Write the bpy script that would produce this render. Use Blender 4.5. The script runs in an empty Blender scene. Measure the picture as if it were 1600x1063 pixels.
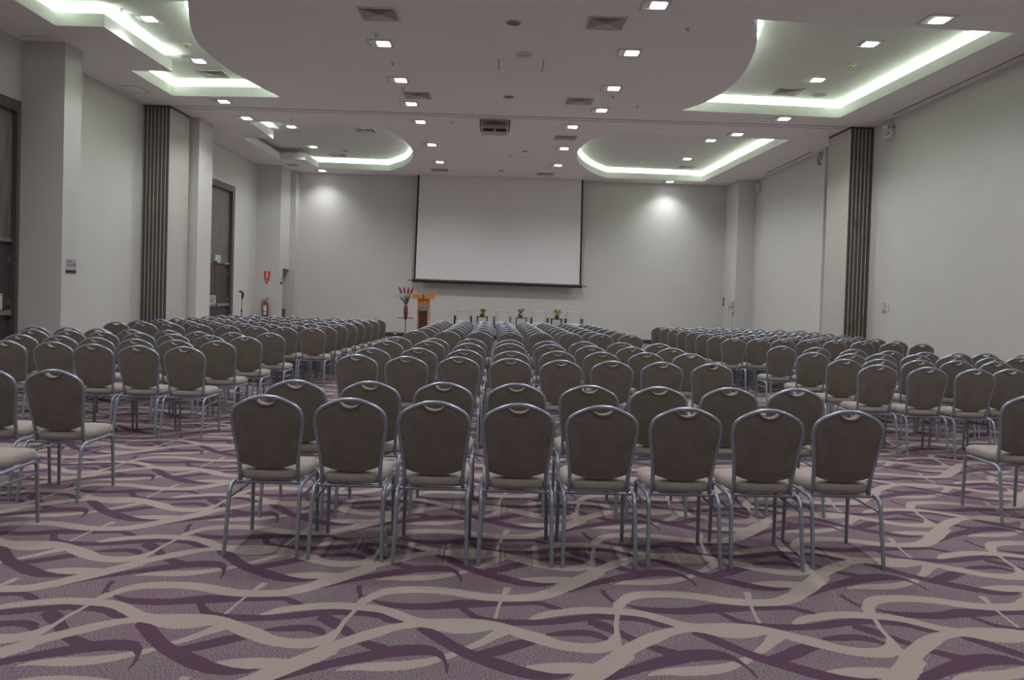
import bpy, bmesh, math, random
from math import pi, sin, cos, radians
from mathutils import Vector, Matrix
from mathutils.geometry import tessellate_polygon
random.seed(7)
SC = bpy.context.scene
COL = SC.collection
CARPET = [
 ('B','H',-0.1461,0.2385,3.3337,0.272,[(0.0048,0.0),(0.0878,0.0362),(0.3808,0.2154),(0.6377,0.4686),(0.9052,0.6947),(0.9969,0.7904)],[(0.0,0.0748),(0.0796,0.1792),(0.3714,0.4955),(0.6331,0.8354),(0.9075,0.9778),(1.0,1.0)]),
 ('B','H',-0.2227,0.0832,3.2578,0.1033,[(0.0315,0.0),(0.384,0.0542),(0.7233,0.2975),(1.0,0.6501)],[(0.0,0.3145),(0.3408,0.5408),(0.6781,0.8793),(0.9761,1.0)]),
 ('B','H',-0.6291,0.4384,3.1458,0.1767,[(0.0039,0.0),(0.1416,0.056),(0.3622,0.0309),(0.5775,0.094),(0.7887,0.2941),(0.9142,0.5224),(1.0,0.6651)],[(0.0,0.0452),(0.1228,0.2976),(0.3342,0.4603),(0.5539,0.5389),(0.7726,0.6882),(0.9035,0.8395),(0.9903,1.0)]),
 ('B','H',0.074,0.5456,4.1198,0.1314,[(0.0,0.0651),(0.069,0.0),(0.208,0.0782),(0.3721,0.239),(0.5597,0.2968),(0.7927,0.2527),(0.9973,0.4149)],[(0.0001,0.1175),(0.0714,0.6118),(0.2146,0.8857),(0.3823,1.0),(0.5728,0.9781),(0.8078,0.8227),(1.0,0.4961)]),
 ('P','H',-0.9209,0.6676,3.0095,0.3856,[(0.0218,0.0),(0.138,0.1331),(0.2573,0.2748),(0.3835,0.3997),(0.5148,0.5167),(0.652,0.6137),(0.7354,0.678),(0.8217,0.7203),(0.9402,0.7422),(1.0,0.7472)],[(0.0,0.1197),(0.1084,0.3128),(0.2315,0.4507),(0.3594,0.5867),(0.4909,0.7318),(0.6281,0.8691),(0.7123,0.9554),(0.8018,0.9945),(0.9251,1.0),(0.9891,0.9573)]),
 ('P','H',-0.2661,0.0831,3.129,0.254,[(0.0986,0.6457),(0.2832,0.6312),(0.5503,0.5238),(0.7734,0.3344),(0.9173,0.0618),(1.0,0.0)],[(0.0,1.0),(0.2016,0.9395),(0.4757,0.8271),(0.691,0.6894),(0.8121,0.5275),(0.9204,0.3612)]),
 ('P','H',-0.819,0.402,3.2831,0.4032,[(0.0218,0.8594),(0.1239,0.7472),(0.2592,0.6212),(0.4311,0.4277),(0.5629,0.2813),(0.6835,0.1799),(0.8012,0.0805),(0.9261,0.0),(1.0,0.0042)],[(0.0,0.9533),(0.0672,1.0),(0.1871,0.9606),(0.3722,0.7261),(0.5152,0.5384),(0.6462,0.3939),(0.7617,0.3238),(0.8888,0.2499),(0.9706,0.2145)]),
 ('P','H',-0.3515,0.6608,3.1038,0.4781,[(0.0051,0.9108),(0.0573,0.82),(0.1299,0.6926),(0.2335,0.5234),(0.3475,0.3623),(0.471,0.2258),(0.6189,0.0821),(0.7624,0.0),(0.9067,0.0037),(0.998,0.0802)],[(0.0,0.9749),(0.0441,1.0),(0.1139,0.9402),(0.2202,0.7798),(0.3395,0.5827),(0.4667,0.4516),(0.6196,0.3075),(0.7668,0.1765),(0.9115,0.1079),(1.0,0.114)]),
 ('P','H',-0.1037,0.3167,3.267,0.2103,[(0.0071,0.0),(0.132,0.0379),(0.3519,0.1535),(0.6085,0.3999),(0.8074,0.6278),(0.9941,0.8154)],[(0.0,0.2398),(0.1247,0.3754),(0.3485,0.6064),(0.6128,0.8906),(0.815,0.9923),(1.0,1.0)]),
 ('P','H',-0.1716,0.9575,3.6064,0.3043,[(0.0077,0.5593),(0.0279,0.4216),(0.0658,0.2444),(0.1257,0.0837),(0.2067,0.0155),(0.2987,0.0),(0.4145,0.0376),(0.5327,0.1268),(0.6542,0.2522),(0.7754,0.3052),(0.8944,0.2926),(0.9811,0.141)],[(0.0,1.0),(0.0226,0.7543),(0.0623,0.5109),(0.1237,0.325),(0.2063,0.2542),(0.3002,0.2383),(0.4182,0.2688),(0.5396,0.399),(0.663,0.5024),(0.7875,0.5775),(0.9077,0.5365),(1.0,0.4455)]),
 ('P','H',-0.707,0.3209,3.6097,0.1572,[(0.0483,0.4989),(0.2583,0.4934),(0.4778,0.365),(0.7093,0.0335),(0.8483,0.0),(1.0,0.035)],[(0.0,1.0),(0.2176,0.9574),(0.4401,0.8416),(0.6731,0.5489),(0.8264,0.34),(0.9942,0.1363)]),
 ('P','H',-0.6159,0.9394,3.7701,0.1386,[(0.0033,0.8463),(0.0639,0.3922),(0.1693,0.0553),(0.2922,0.0),(0.4125,0.1488),(0.4977,0.2412),(0.5959,0.3362),(0.6576,0.4401),(0.7822,0.5181),(0.8703,0.6055),(0.9307,0.3196),(0.998,0.2073)],[(0.0,0.9791),(0.056,0.7373),(0.159,0.5849),(0.2833,0.5919),(0.4055,0.8128),(0.4921,0.9985),(0.5935,0.9433),(0.6569,0.8966),(0.7836,1.0),(0.8725,0.9792),(0.9344,0.7736),(1.0,0.3987)]),
 ('P','H',0.2255,0.2833,3.4582,0.1195,[(0.0,0.4522),(0.1311,0.3766),(0.3594,0.3889),(0.6282,0.4432),(0.8115,0.2832),(0.9339,0.0805),(0.9863,0.0)],[(0.0018,0.5362),(0.141,0.7568),(0.378,0.9426),(0.6519,1.0),(0.8385,0.8348),(0.9563,0.4976),(1.0,0.2476)]),
 ('P','V',3.851,0.2223,-0.7127,0.0939,[(0.0,0.6309),(0.201,0.4197),(0.479,0.2231),(0.7667,0.0459),(0.9913,0.0)],[(0.0107,1.0),(0.212,0.7929),(0.4873,0.5009),(0.7752,0.328),(1.0,0.2856)]),
 ('B','V',3.6851,0.3992,-0.01,0.0887,[(0.0,0.0),(0.2122,0.1154),(0.4723,0.2614),(0.7072,0.4164),(0.8699,0.4962),(0.9956,0.5789)],[(0.0021,0.2278),(0.2139,0.2967),(0.4741,0.4477),(0.7097,0.6618),(0.8741,0.9121),(1.0,1.0)]),
 ('B','H',-1.0924,0.8157,3.5585,0.2838,[(0.0062,0.4239),(0.0531,0.4359),(0.1012,0.5081),(0.228,0.64),(0.3613,0.7212),(0.5028,0.6999),(0.6467,0.6269),(0.7387,0.4556),(0.83,0.2505),(0.9175,0.0785),(1.0,0.0)],[(0.0,0.4826),(0.0351,0.6137),(0.0788,0.7385),(0.2059,0.8951),(0.3399,1.0),(0.483,0.9983),(0.6302,0.9217),(0.7208,0.8138),(0.814,0.6171),(0.9042,0.4352),(0.9884,0.3712)]),
 ('B','H',-0.3415,0.3571,3.5137,0.1645,[(0.0217,0.443),(0.1184,0.3279),(0.3092,0.0851),(0.5218,0.0),(0.7302,0.0807),(0.8791,0.2481),(1.0,0.3834)],[(0.0,0.8945),(0.0922,0.922),(0.2774,0.9765),(0.4958,1.0),(0.7157,0.9722),(0.873,0.9041),(0.9984,0.8002)]),
 ('B','H',-0.9545,0.6538,3.0524,0.6103,[(0.0243,0.0),(0.0468,0.0209),(0.1638,0.121),(0.2765,0.2617),(0.3986,0.3954),(0.5262,0.539),(0.6643,0.6665),(0.8084,0.8032),(0.9025,0.8469),(1.0,0.8697)],[(0.0,0.081),(0.019,0.1153),(0.1269,0.2598),(0.2443,0.3976),(0.3648,0.5573),(0.4969,0.7031),(0.6391,0.8341),(0.7933,0.9263),(0.8897,0.9675),(0.9884,1.0)]),
 ('B','H',-0.1644,0.7185,3.3419,0.3363,[(0.0093,0.6461),(0.13,0.6422),(0.2357,0.6283),(0.3846,0.4014),(0.528,0.1956),(0.6681,0.0499),(0.8095,0.0),(0.8827,0.0219),(0.9403,0.1326),(0.9682,0.2246)],[(0.0,1.0),(0.1248,0.9878),(0.2342,0.917),(0.3875,0.7243),(0.5357,0.5287),(0.6781,0.316),(0.8243,0.2854),(0.9025,0.3598),(0.9671,0.5543),(1.0,0.7086)]),
 ('B','V',3.3644,0.5524,-0.7513,0.1574,[(0.0,0.0168),(0.0849,0.0),(0.1761,0.1276),(0.2691,0.2256),(0.3638,0.2789),(0.4853,0.3235),(0.6382,0.4302),(0.7701,0.4869),(0.8784,0.4899),(0.9915,0.5675)],[(0.0052,0.2605),(0.0926,0.3576),(0.1817,0.3915),(0.2732,0.4197),(0.367,0.4351),(0.4883,0.4688),(0.6412,0.5789),(0.7735,0.6602),(0.8836,0.7539),(1.0,1.0)]),
 ('B','H',-0.6583,0.8795,3.8183,0.2587,[(0.0122,0.0),(0.0455,0.124),(0.076,0.3208),(0.1473,0.5437),(0.24,0.6258),(0.3355,0.6455),(0.4745,0.5735),(0.6138,0.3916),(0.7498,0.2943),(0.8849,0.302),(0.994,0.3642)],[(0.0,0.2314),(0.0265,0.5038),(0.0587,0.6856),(0.1326,0.8937),(0.2272,0.9794),(0.3249,1.0),(0.4669,0.9375),(0.6092,0.7723),(0.7487,0.6455),(0.8869,0.6541),(1.0,0.8333)]),
 ('B','H',0.2038,0.3899,3.909,0.4294,[(0.0,0.0),(0.2232,0.1242),(0.426,0.3041),(0.6388,0.5073),(0.8269,0.71),(0.9854,0.8942)],[(0.0122,0.2745),(0.2456,0.454),(0.4576,0.664),(0.672,0.8146),(0.8547,0.9333),(1.0,1.0)]),
]
SEATS = {
 'M': {
  1: [(-1.334,4.502),(-0.854,4.475),(-0.377,4.453),(0.1,4.446),(0.572,4.457),(1.053,4.476),(1.531,4.503),(2.014,4.55)],
  2: [(-1.375,5.285),(-0.886,5.327),(-0.396,5.392),(0.101,5.45),(0.604,5.462),(1.092,5.495),(1.609,5.57),(2.105,5.635)],
  3: [(-1.385,7.508),(-0.906,7.455),(-0.423,7.582),(0.075,7.587),(0.557,7.545),(1.054,7.614),(1.545,7.647),(2.033,7.641)],
  4: [(-1.396,8.425),(-0.918,8.604),(-0.417,8.59),(0.091,8.555),(0.605,8.77),(1.1,8.813),(1.622,8.944),(2.126,8.983)],
  5: [(-1.426,9.733),(-0.933,9.896),(-0.421,9.681),(0.083,9.863),(0.597,9.909),(1.095,9.853),(1.611,9.889),(2.117,9.899)],
  6: [(-1.422,10.597),(-0.919,10.511),(-0.426,10.636),(0.09,10.665),(0.596,10.628),(1.099,10.736),(1.612,10.793),(2.128,10.796)],
  7: [(-1.38,12.444),(-0.892,12.597),(-0.388,12.662),(0.111,12.716),(0.611,12.948),(1.113,13.123),(1.618,13.154),(2.118,13.197)],
  8: [(-1.336,13.384),(-0.854,13.451),(-0.372,13.503),(0.11,13.568),(0.592,13.627),(1.074,13.668),(1.556,13.724),(2.038,13.807)],
  9: [(-1.332,14.135),(-0.856,14.191),(-0.38,14.271),(0.096,14.313),(0.572,14.381),(1.048,14.427),(1.524,14.489),(2.0,14.532)],
  10: [(-1.328,14.847),(-0.858,14.91),(-0.388,14.956),(0.082,15.019),(0.552,15.073),(1.022,15.112),(1.492,15.189),(1.962,15.24)],
  11: [(-1.324,15.487),(-0.86,15.535),(-0.396,15.615),(0.068,15.659),(0.532,15.722),(0.996,15.783),(1.46,15.834),(1.924,15.896)],
  12: [(-1.32,16.09),(-0.862,16.158),(-0.404,16.202),(0.054,16.272),(0.512,16.325),(0.97,16.356),(1.428,16.412),(1.886,16.47)],
  13: [(-1.316,16.708),(-0.864,16.746),(-0.412,16.806),(0.04,16.851),(0.492,16.911),(0.944,16.962),(1.396,17.015),(1.848,17.076)],
  14: [(-1.312,17.297),(-0.866,17.36),(-0.42,17.407),(0.026,17.468),(0.472,17.519),(0.918,17.577),(1.364,17.621),(1.81,17.659)],
 },
 'L': {
  1: [(-3.09,4.53)],
  2: [(-3.095,5.49),(-3.57,5.5)],
  3: [(-3.15,7.86),(-3.6,7.85),(-4.05,7.86),(-4.52,8.0),(-4.98,7.98)],
  4: [(-3.17,8.83),(-3.61,8.78),(-4.05,8.76),(-4.51,8.82),(-4.97,8.92),(-5.43,8.95)],
  5: [(-3.16,9.73),(-3.6,9.75),(-4.06,9.79),(-4.52,9.87),(-4.97,9.87),(-5.41,9.93),(-5.85,9.9)],
  6: [(-3.13,10.65),(-3.57,10.5),(-4.01,10.45),(-4.46,10.58),(-4.9,10.47),(-5.35,10.52),(-5.8,10.62),(-6.24,10.6)],
  7: [(-2.97,12.341),(-3.41,12.359),(-3.85,12.372),(-4.29,12.377),(-4.73,12.396),(-5.17,12.396),(-5.61,12.43),(-6.05,12.437)],
  8: [(-2.935,13.014),(-3.375,13.022),(-3.815,13.061),(-4.255,13.08),(-4.695,13.068),(-5.135,13.104),(-5.575,13.107),(-6.015,13.115)],
  9: [(-2.9,13.744),(-3.34,13.773),(-3.78,13.791),(-4.22,13.781),(-4.66,13.813),(-5.1,13.811),(-5.54,13.847),(-5.98,13.85)],
  10: [(-2.865,14.411),(-3.305,14.429),(-3.745,14.43),(-4.185,14.46),(-4.625,14.454),(-5.065,14.462),(-5.505,14.493),(-5.945,14.491)],
  11: [(-2.83,15.021),(-3.27,15.042),(-3.71,15.063),(-4.15,15.065),(-4.59,15.076),(-5.03,15.116),(-5.47,15.114),(-5.91,15.149)],
  12: [(-2.795,15.682),(-3.235,15.681),(-3.675,15.699),(-4.115,15.716),(-4.555,15.734),(-4.995,15.748),(-5.435,15.762),(-5.875,15.779)],
  13: [(-2.76,16.313),(-3.2,16.315),(-3.64,16.328),(-4.08,16.352),(-4.52,16.352),(-4.96,16.369),(-5.4,16.404),(-5.84,16.406)],
  14: [(-2.725,16.951),(-3.165,16.95),(-3.605,16.977),(-4.045,16.997),(-4.485,16.996),(-4.925,17.028),(-5.365,17.044),(-5.805,17.042)],
 },
 'R': {
  2: [(3.77,5.6)],
  3: [(3.86,8.1),(4.31,7.98),(4.75,7.9),(5.2,8.05)],
  4: [(3.82,8.8),(4.29,8.97),(4.76,9.0),(5.25,9.1),(5.72,9.12)],
  5: [(3.87,9.85),(4.31,9.78),(4.78,9.98),(5.23,9.97),(5.67,9.95),(6.11,9.85),(6.56,10.0)],
  6: [(3.9,11.05),(4.36,10.98),(4.8,10.8),(5.24,10.68),(5.68,10.6),(6.12,10.6),(6.57,10.72),(7.01,10.6)],
  7: [(3.78,12.954),(4.221,13.057),(4.662,13.151),(5.103,13.189),(5.544,13.2),(5.985,13.153),(6.426,13.044),(6.867,12.937)],
  8: [(3.735,13.705),(4.176,13.766),(4.617,13.786),(5.058,13.816),(5.499,13.82),(5.94,13.788),(6.381,13.748),(6.822,13.694)],
  9: [(3.69,14.346),(4.131,14.405),(4.572,14.438),(5.013,14.463),(5.454,14.475),(5.895,14.43),(6.336,14.404),(6.777,14.357)],
  10: [(3.645,14.944),(4.086,14.994),(4.527,15.053),(4.968,15.059),(5.409,15.058),(5.85,15.042),(6.291,15.008),(6.732,14.938)],
  11: [(3.6,15.545),(4.041,15.597),(4.482,15.654),(4.923,15.665),(5.364,15.678),(5.805,15.634),(6.246,15.597),(6.687,15.555)],
  12: [(3.555,16.162),(3.996,16.201),(4.437,16.236),(4.878,16.256),(5.319,16.268),(5.76,16.235),(6.201,16.211),(6.642,16.16)],
  13: [(3.51,16.791),(3.951,16.845),(4.392,16.903),(4.833,16.921),(5.274,16.926),(5.715,16.889),(6.156,16.841),(6.597,16.794)],
  14: [(3.465,17.459),(3.906,17.495),(4.347,17.539),(4.788,17.564),(5.229,17.565),(5.67,17.541),(6.111,17.515),(6.552,17.44)],
 },
}
E_SPOT = 75.0
E_LED = 20.0
EXPOSURE = 0.92
# ------------------------------------------------------------------ helpers
class MB:
    """collects shapes for ONE mesh object"""
    def __init__(s): s.v = []; s.f = []
    def add(s, vs, fs):
        b = len(s.v); s.v += [tuple(p) for p in vs]; s.f += [tuple(b + i for i in f) for f in fs]
        return s
    def box(s, x0, x1, y0, y1, z0, z1):
        return s.add([(x0,y0,z0),(x1,y0,z0),(x1,y1,z0),(x0,y1,z0),(x0,y0,z1),(x1,y0,z1),(x1,y1,z1),(x0,y1,z1)],
                     [(3,2,1,0),(4,5,6,7),(0,1,5,4),(1,2,6,5),(2,3,7,6),(3,0,4,7)])
    def rbox(s, x0, x1, y0, y1, z0, z1, r=0.006, n=3):
        """box with rounded vertical edges and a small chamfer top and bottom"""
        def ring(ins, z):
            out = []
            rr = max(r - ins * 0.5, 0.0005)
            for cx, cy, a0 in ((x1-r, y1-r, 0), (x0+r, y1-r, pi/2), (x0+r, y0+r, pi), (x1-r, y0+r, 1.5*pi)):
                for k in range(n + 1):
                    a = a0 + k * pi / 2 / n
                    out.append((cx + (r-ins) * cos(a), cy + (r-ins) * sin(a), z))
            return out
        c = min(r * 0.5, (z1 - z0) * 0.3)
        return s.loft([ring(c, z0), ring(0, z0 + c), ring(0, z1 - c), ring(c, z1)], True)
    def loft(s, rings, caps=True):
        n = len(rings[0]); vs = [p for r in rings for p in r]; fs = []
        for i in range(len(rings) - 1):
            for k in range(n):
                a = i*n + k; b = i*n + (k+1) % n
                fs.append((a, b, b + n, a + n))
        if caps:
            fs.append(tuple(reversed(range(n)))); fs.append(tuple(range(len(vs) - n, len(vs))))
        return s.add(vs, fs)
    def tube(s, pts, r, n=8, caps=True):
        pts = [Vector(p) for p in pts]; rings = []
        rad = r if isinstance(r, (list, tuple)) else [r] * len(pts)
        up = None
        for i, p in enumerate(pts):
            if i == 0: d = pts[1] - p
            elif i == len(pts) - 1: d = p - pts[i-1]
            else: d = (pts[i+1] - p).normalized() + (p - pts[i-1]).normalized()
            d.normalize()
            if up is None:
                up = Vector((0, 0, 1)) if abs(d.z) < 0.9 else Vector((0, 1, 0))
            u = up - d * up.dot(d)
            if u.length < 1e-4: u = Vector((1, 0, 0)) - d * d.x
            u.normalize(); w = d.cross(u); up = u
            rings.append([p + (u * cos(2*pi*k/n) + w * sin(2*pi*k/n)) * rad[i] for k in range(n)])
        return s.loft(rings, caps)
    def lathe(s, prof, c=(0, 0, 0), n=20):
        rings = [[(c[0] + r*cos(2*pi*k/n), c[1] + r*sin(2*pi*k/n), c[2] + z) for k in range(n)] for r, z in prof]
        return s.loft(rings, True)
    def prism(s, poly, z0, z1):
        return s.loft([[(x, y, z0) for x, y in poly], [(x, y, z1) for x, y in poly]], True)
    def sphere(s, c, r, n=8, sz=1.0):
        prof = [(max(r*sin(pi*i/n), 0.0004), -r*sz*cos(pi*i/n)) for i in range(n + 1)]
        return s.lathe(prof, c, n + 2)
    def build(s, name, mat, parent=None, smooth=35, loc=None, rot=None):
        me = bpy.data.meshes.new(name); me.from_pydata(s.v, [], s.f); me.update()
        bm = bmesh.new(); bm.from_mesh(me); bmesh.ops.recalc_face_normals(bm, faces=bm.faces); bm.to_mesh(me); bm.free()
        if smooth:
            for p in me.polygons: p.use_smooth = True
            me.set_sharp_from_angle(angle=radians(smooth))
        me.materials.append(mat)
        o = bpy.data.objects.new(name, me); COL.objects.link(o)
        if parent is not None: o.parent = parent
        if loc: o.location = loc
        if rot: o.rotation_euler = rot
        return o

def empty(name, loc=(0, 0, 0), rot=(0, 0, 0)):
    o = bpy.data.objects.new(name, None); COL.objects.link(o)
    o.location = loc; o.rotation_euler = rot; o.empty_display_size = 0.1
    return o
def tag(o, label, cat, group=None):
    o['label'] = label; o['category'] = cat
    if group: o['group'] = group
    return o
def struct(o): o['kind'] = 'structure'; return o
def copy_tree(o, parent=None):
    c = o.copy(); COL.objects.link(c)
    if parent is not None: c.parent = parent
    for ch in list(o.children): copy_tree(ch, c)
    return c
def lettering(body, size, loc, rot, mat, parent, name='lettering', ext=0.001):
    cu = bpy.data.curves.new(name, 'FONT'); cu.body = body; cu.size = size; cu.extrude = ext
    cu.align_x = 'CENTER'; cu.align_y = 'CENTER'; cu.materials.append(mat)
    t = bpy.data.objects.new(name, cu); COL.objects.link(t); bpy.context.view_layer.update()
    me = bpy.data.meshes.new_from_object(t.evaluated_get(bpy.context.evaluated_depsgraph_get()))
    bpy.data.objects.remove(t); bpy.data.curves.remove(cu)
    if not me.materials: me.materials.append(mat)
    o = bpy.data.objects.new(name, me); COL.objects.link(o); o.location = loc; o.rotation_euler = rot; o.parent = parent
    return o

# ------------------------------------------------------------------ materials
def mat(name, col, rough=0.6, metal=0.0, var=0.06, scale=8.0, spec=0.5, bump=0.0, bscale=200.0, stretch=None, sheen=0.0):
    m = bpy.data.materials.new(name); m.use_nodes = True
    nt = m.node_tree; b = nt.nodes['Principled BSDF']
    b.inputs['Roughness'].default_value = rough; b.inputs['Metallic'].default_value = metal
    b.inputs['Specular IOR Level'].default_value = spec
    if sheen: b.inputs['Sheen Weight'].default_value = sheen
    tc = nt.nodes.new('ShaderNodeTexCoord'); mp = nt.nodes.new('ShaderNodeMapping')
    if stretch: mp.inputs['Scale'].default_value = stretch
    nt.links.new(tc.outputs['Object'], mp.inputs['Vector'])
    n = nt.nodes.new('ShaderNodeTexNoise'); n.inputs['Scale'].default_value = scale; n.inputs['Detail'].default_value = 3
    nt.links.new(mp.outputs['Vector'], n.inputs['Vector'])
    cr = nt.nodes.new('ShaderNodeValToRGB')
    cr.color_ramp.elements[0].position = 0.3; cr.color_ramp.elements[1].position = 0.7
    cr.color_ramp.elements[0].color = (*[c * (1 - var) for c in col], 1)
    cr.color_ramp.elements[1].color = (*[min(c * (1 + var), 1) for c in col], 1)
    nt.links.new(n.outputs['Fac'], cr.inputs['Fac']); nt.links.new(cr.outputs['Color'], b.inputs['Base Color'])
    if bump:
        n2 = nt.nodes.new('ShaderNodeTexNoise'); n2.inputs['Scale'].default_value = bscale
        nt.links.new(tc.outputs['Object'], n2.inputs['Vector'])
        bp = nt.nodes.new('ShaderNodeBump'); bp.inputs['Strength'].default_value = bump; bp.inputs['Distance'].default_value = 0.002
        nt.links.new(n2.outputs['Fac'], bp.inputs['Height']); nt.links.new(bp.outputs['Normal'], b.inputs['Normal'])
    return m
def emis(name, col, strength):
    m = bpy.data.materials.new(name); m.use_nodes = True; nt = m.node_tree
    b = nt.nodes['Principled BSDF']; b.inputs['Base Color'].default_value = (*col, 1)
    b.inputs['Emission Color'].default_value = (*col, 1); b.inputs['Emission Strength'].default_value = strength
    return m

M_WALL = mat('wall_paint', (0.60, 0.595, 0.575), 0.75, var=0.015, scale=1.5, spec=0.3)
M_CEIL = mat('ceiling_paint', (0.84, 0.81, 0.825), 0.8, var=0.012, scale=1.2, spec=0.25)
M_COVE = mat('cove_paint', (0.72, 0.73, 0.70), 0.8, var=0.01, scale=1.2, spec=0.25)
M_BASE = mat('baseboard_laminate', (0.06, 0.045, 0.05), 0.5)
M_SHELL = mat('chair_back_vinyl', (0.165, 0.146, 0.120), 0.62, var=0.10, scale=14, spec=0.35, bump=0.15, bscale=500)
M_FAB = mat('chair_seat_fabric', (0.300, 0.266, 0.234), 0.9, var=0.08, scale=30, spec=0.2, bump=0.3, bscale=900, sheen=0.25)
M_LIP = mat('handle_fabric', (0.30, 0.255, 0.20), 0.8, var=0.06, scale=30, spec=0.3)
M_LEG = mat('chair_leg_paint', (0.30, 0.335, 0.40), 0.36, metal=0.6, var=0.08, scale=20)
M_DOOR = mat('door_veneer', (0.145, 0.122, 0.116), 0.5, var=0.45, scale=3.0, stretch=(14, 14, 0.5))
M_LEAFD = mat('door_leaf_shaded_veneer', (0.062, 0.050, 0.047), 0.5, var=0.45, scale=3.0, stretch=(14, 14, 0.5))  # door veneer darkened to imitate shade on the set-back leaves
M_FRAME = mat('door_frame_stain', (0.095, 0.078, 0.080), 0.5, var=0.15, scale=4, stretch=(6, 6, 0.4))
M_STEEL = mat('brushed_steel', (0.45, 0.45, 0.46), 0.35, metal=0.9, var=0.08, scale=30)
M_CHROME = mat('reflector_metal', (0.75, 0.75, 0.78), 0.22, metal=1.0, var=0.04)
M_DARK = mat('dark_metal', (0.035, 0.033, 0.034), 0.45, metal=0.3, var=0.1)
M_BLACK = mat('black_cloth', (0.03, 0.03, 0.03), 0.8)
M_SCREEN = mat('screen_vinyl', (0.76, 0.75, 0.76), 0.85, var=0.006, scale=1.5, spec=0.2)
M_PANEL = mat('partition_vinyl', (0.50, 0.475, 0.445), 0.7, var=0.03, scale=6)
M_EDGE = mat('partition_edge', (0.085, 0.07, 0.066), 0.5, var=0.12, scale=5)
M_SEAL = mat('partition_seal', (0.52, 0.52, 0.49), 0.5, var=0.05)
M_BRASS = mat('hinge_brass', (0.35, 0.25, 0.06), 0.4, metal=0.9)
M_VENT = mat('vent_metal', (0.62, 0.60, 0.59), 0.6, var=0.04)
M_VENTW = mat('vent_white', (0.62, 0.61, 0.59), 0.6, var=0.03)
M_VDARK = mat('opening_shade', (0.34, 0.325, 0.325), 0.9)  # flat grey that paints the shade inside ceiling openings
M_GRILLE = mat('speaker_grille', (0.20, 0.19, 0.185), 0.7, var=0.1, scale=60)
M_PLASTIC = mat('white_plastic', (0.60, 0.60, 0.58), 0.45, var=0.02)
M_YPLAST = mat('yellowed_plastic', (0.58, 0.54, 0.34), 0.5, var=0.04)
M_PROJ = mat('projector_plastic', (0.42, 0.42, 0.40), 0.5, var=0.03)
M_WOOD = mat('lectern_wood', (0.50, 0.195, 0.055), 0.38, var=0.22, scale=4, stretch=(1.5, 6, 6))
M_WOODV = mat('lectern_side_wood', (0.52, 0.27, 0.14), 0.35, var=0.2, scale=4, stretch=(6, 6, 1))
M_WOODD = mat('lectern_dark_wood', (0.065, 0.030, 0.024), 0.3, var=0.2, scale=4, stretch=(6, 6, 0.8))
M_RED = mat('extinguisher_red', (0.24, 0.03, 0.036), 0.35, var=0.05)
M_SIGNR = mat('sign_red', (0.55, 0.05, 0.035), 0.5, var=0.03)
M_SIGNW = mat('sign_white', (0.75, 0.70, 0.62), 0.5, var=0.02)
M_SIGNG = mat('sign_pale_green', (0.58, 0.68, 0.52), 0.5, var=0.02)
M_INK = mat('sign_ink', (0.06, 0.07, 0.06), 0.6)
M_PLATE = mat('sign_plate', (0.46, 0.47, 0.50), 0.45, metal=0.1, var=0.03)
M_INKG = mat('plate_ink', (0.17, 0.17, 0.19), 0.6)
M_INKR = mat('plate_ink_red', (0.20, 0.07, 0.07), 0.6)
M_VASE = mat('vase_glaze', (0.20, 0.062, 0.066), 0.25, var=0.15, scale=12)
M_BUD = mat('flower_red', (0.26, 0.035, 0.05), 0.5, var=0.2, scale=40)
M_LEAF = mat('leaf_green', (0.085, 0.135, 0.05), 0.5, var=0.3, scale=20)
M_STEM = mat('stem_green', (0.16, 0.22, 0.09), 0.5, var=0.2, scale=20)
M_ORANGE = mat('petal_orange', (0.48, 0.19, 0.05), 0.6, var=0.2, scale=60)
M_YELLOW = mat('petal_yellow', (0.55, 0.40, 0.10), 0.6, var=0.2, scale=60)
M_BROWNF = mat('petal_brown', (0.16, 0.05, 0.02), 0.7, var=0.2, scale=60)
M_GLASSG = mat('bowl_green_glaze', (0.05, 0.10, 0.03), 0.15, var=0.2, scale=20)
M_WFAB = mat('white_upholstery', (0.50, 0.49, 0.47), 0.8, var=0.02, scale=20)
M_DWOOD = mat('dark_wood', (0.05, 0.026, 0.022), 0.4, var=0.2, scale=6, stretch=(6, 6, 0.8))
M_LAMP = emis('downlight_lamp', (0.95, 0.97, 1.0), 7.0)
M_EXITL = emis('exit_display', (0.16, 0.40, 0.33), 0.12)
M_GROOVE = mat('groove_shadow_gap', (0.10, 0.09, 0.09), 0.8)
M_LENS = mat('lens_glass', (0.02, 0.02, 0.025), 0.1)
M_HEADL = mat('lamp_head', (0.55, 0.56, 0.60), 0.15, metal=0.6)

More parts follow.
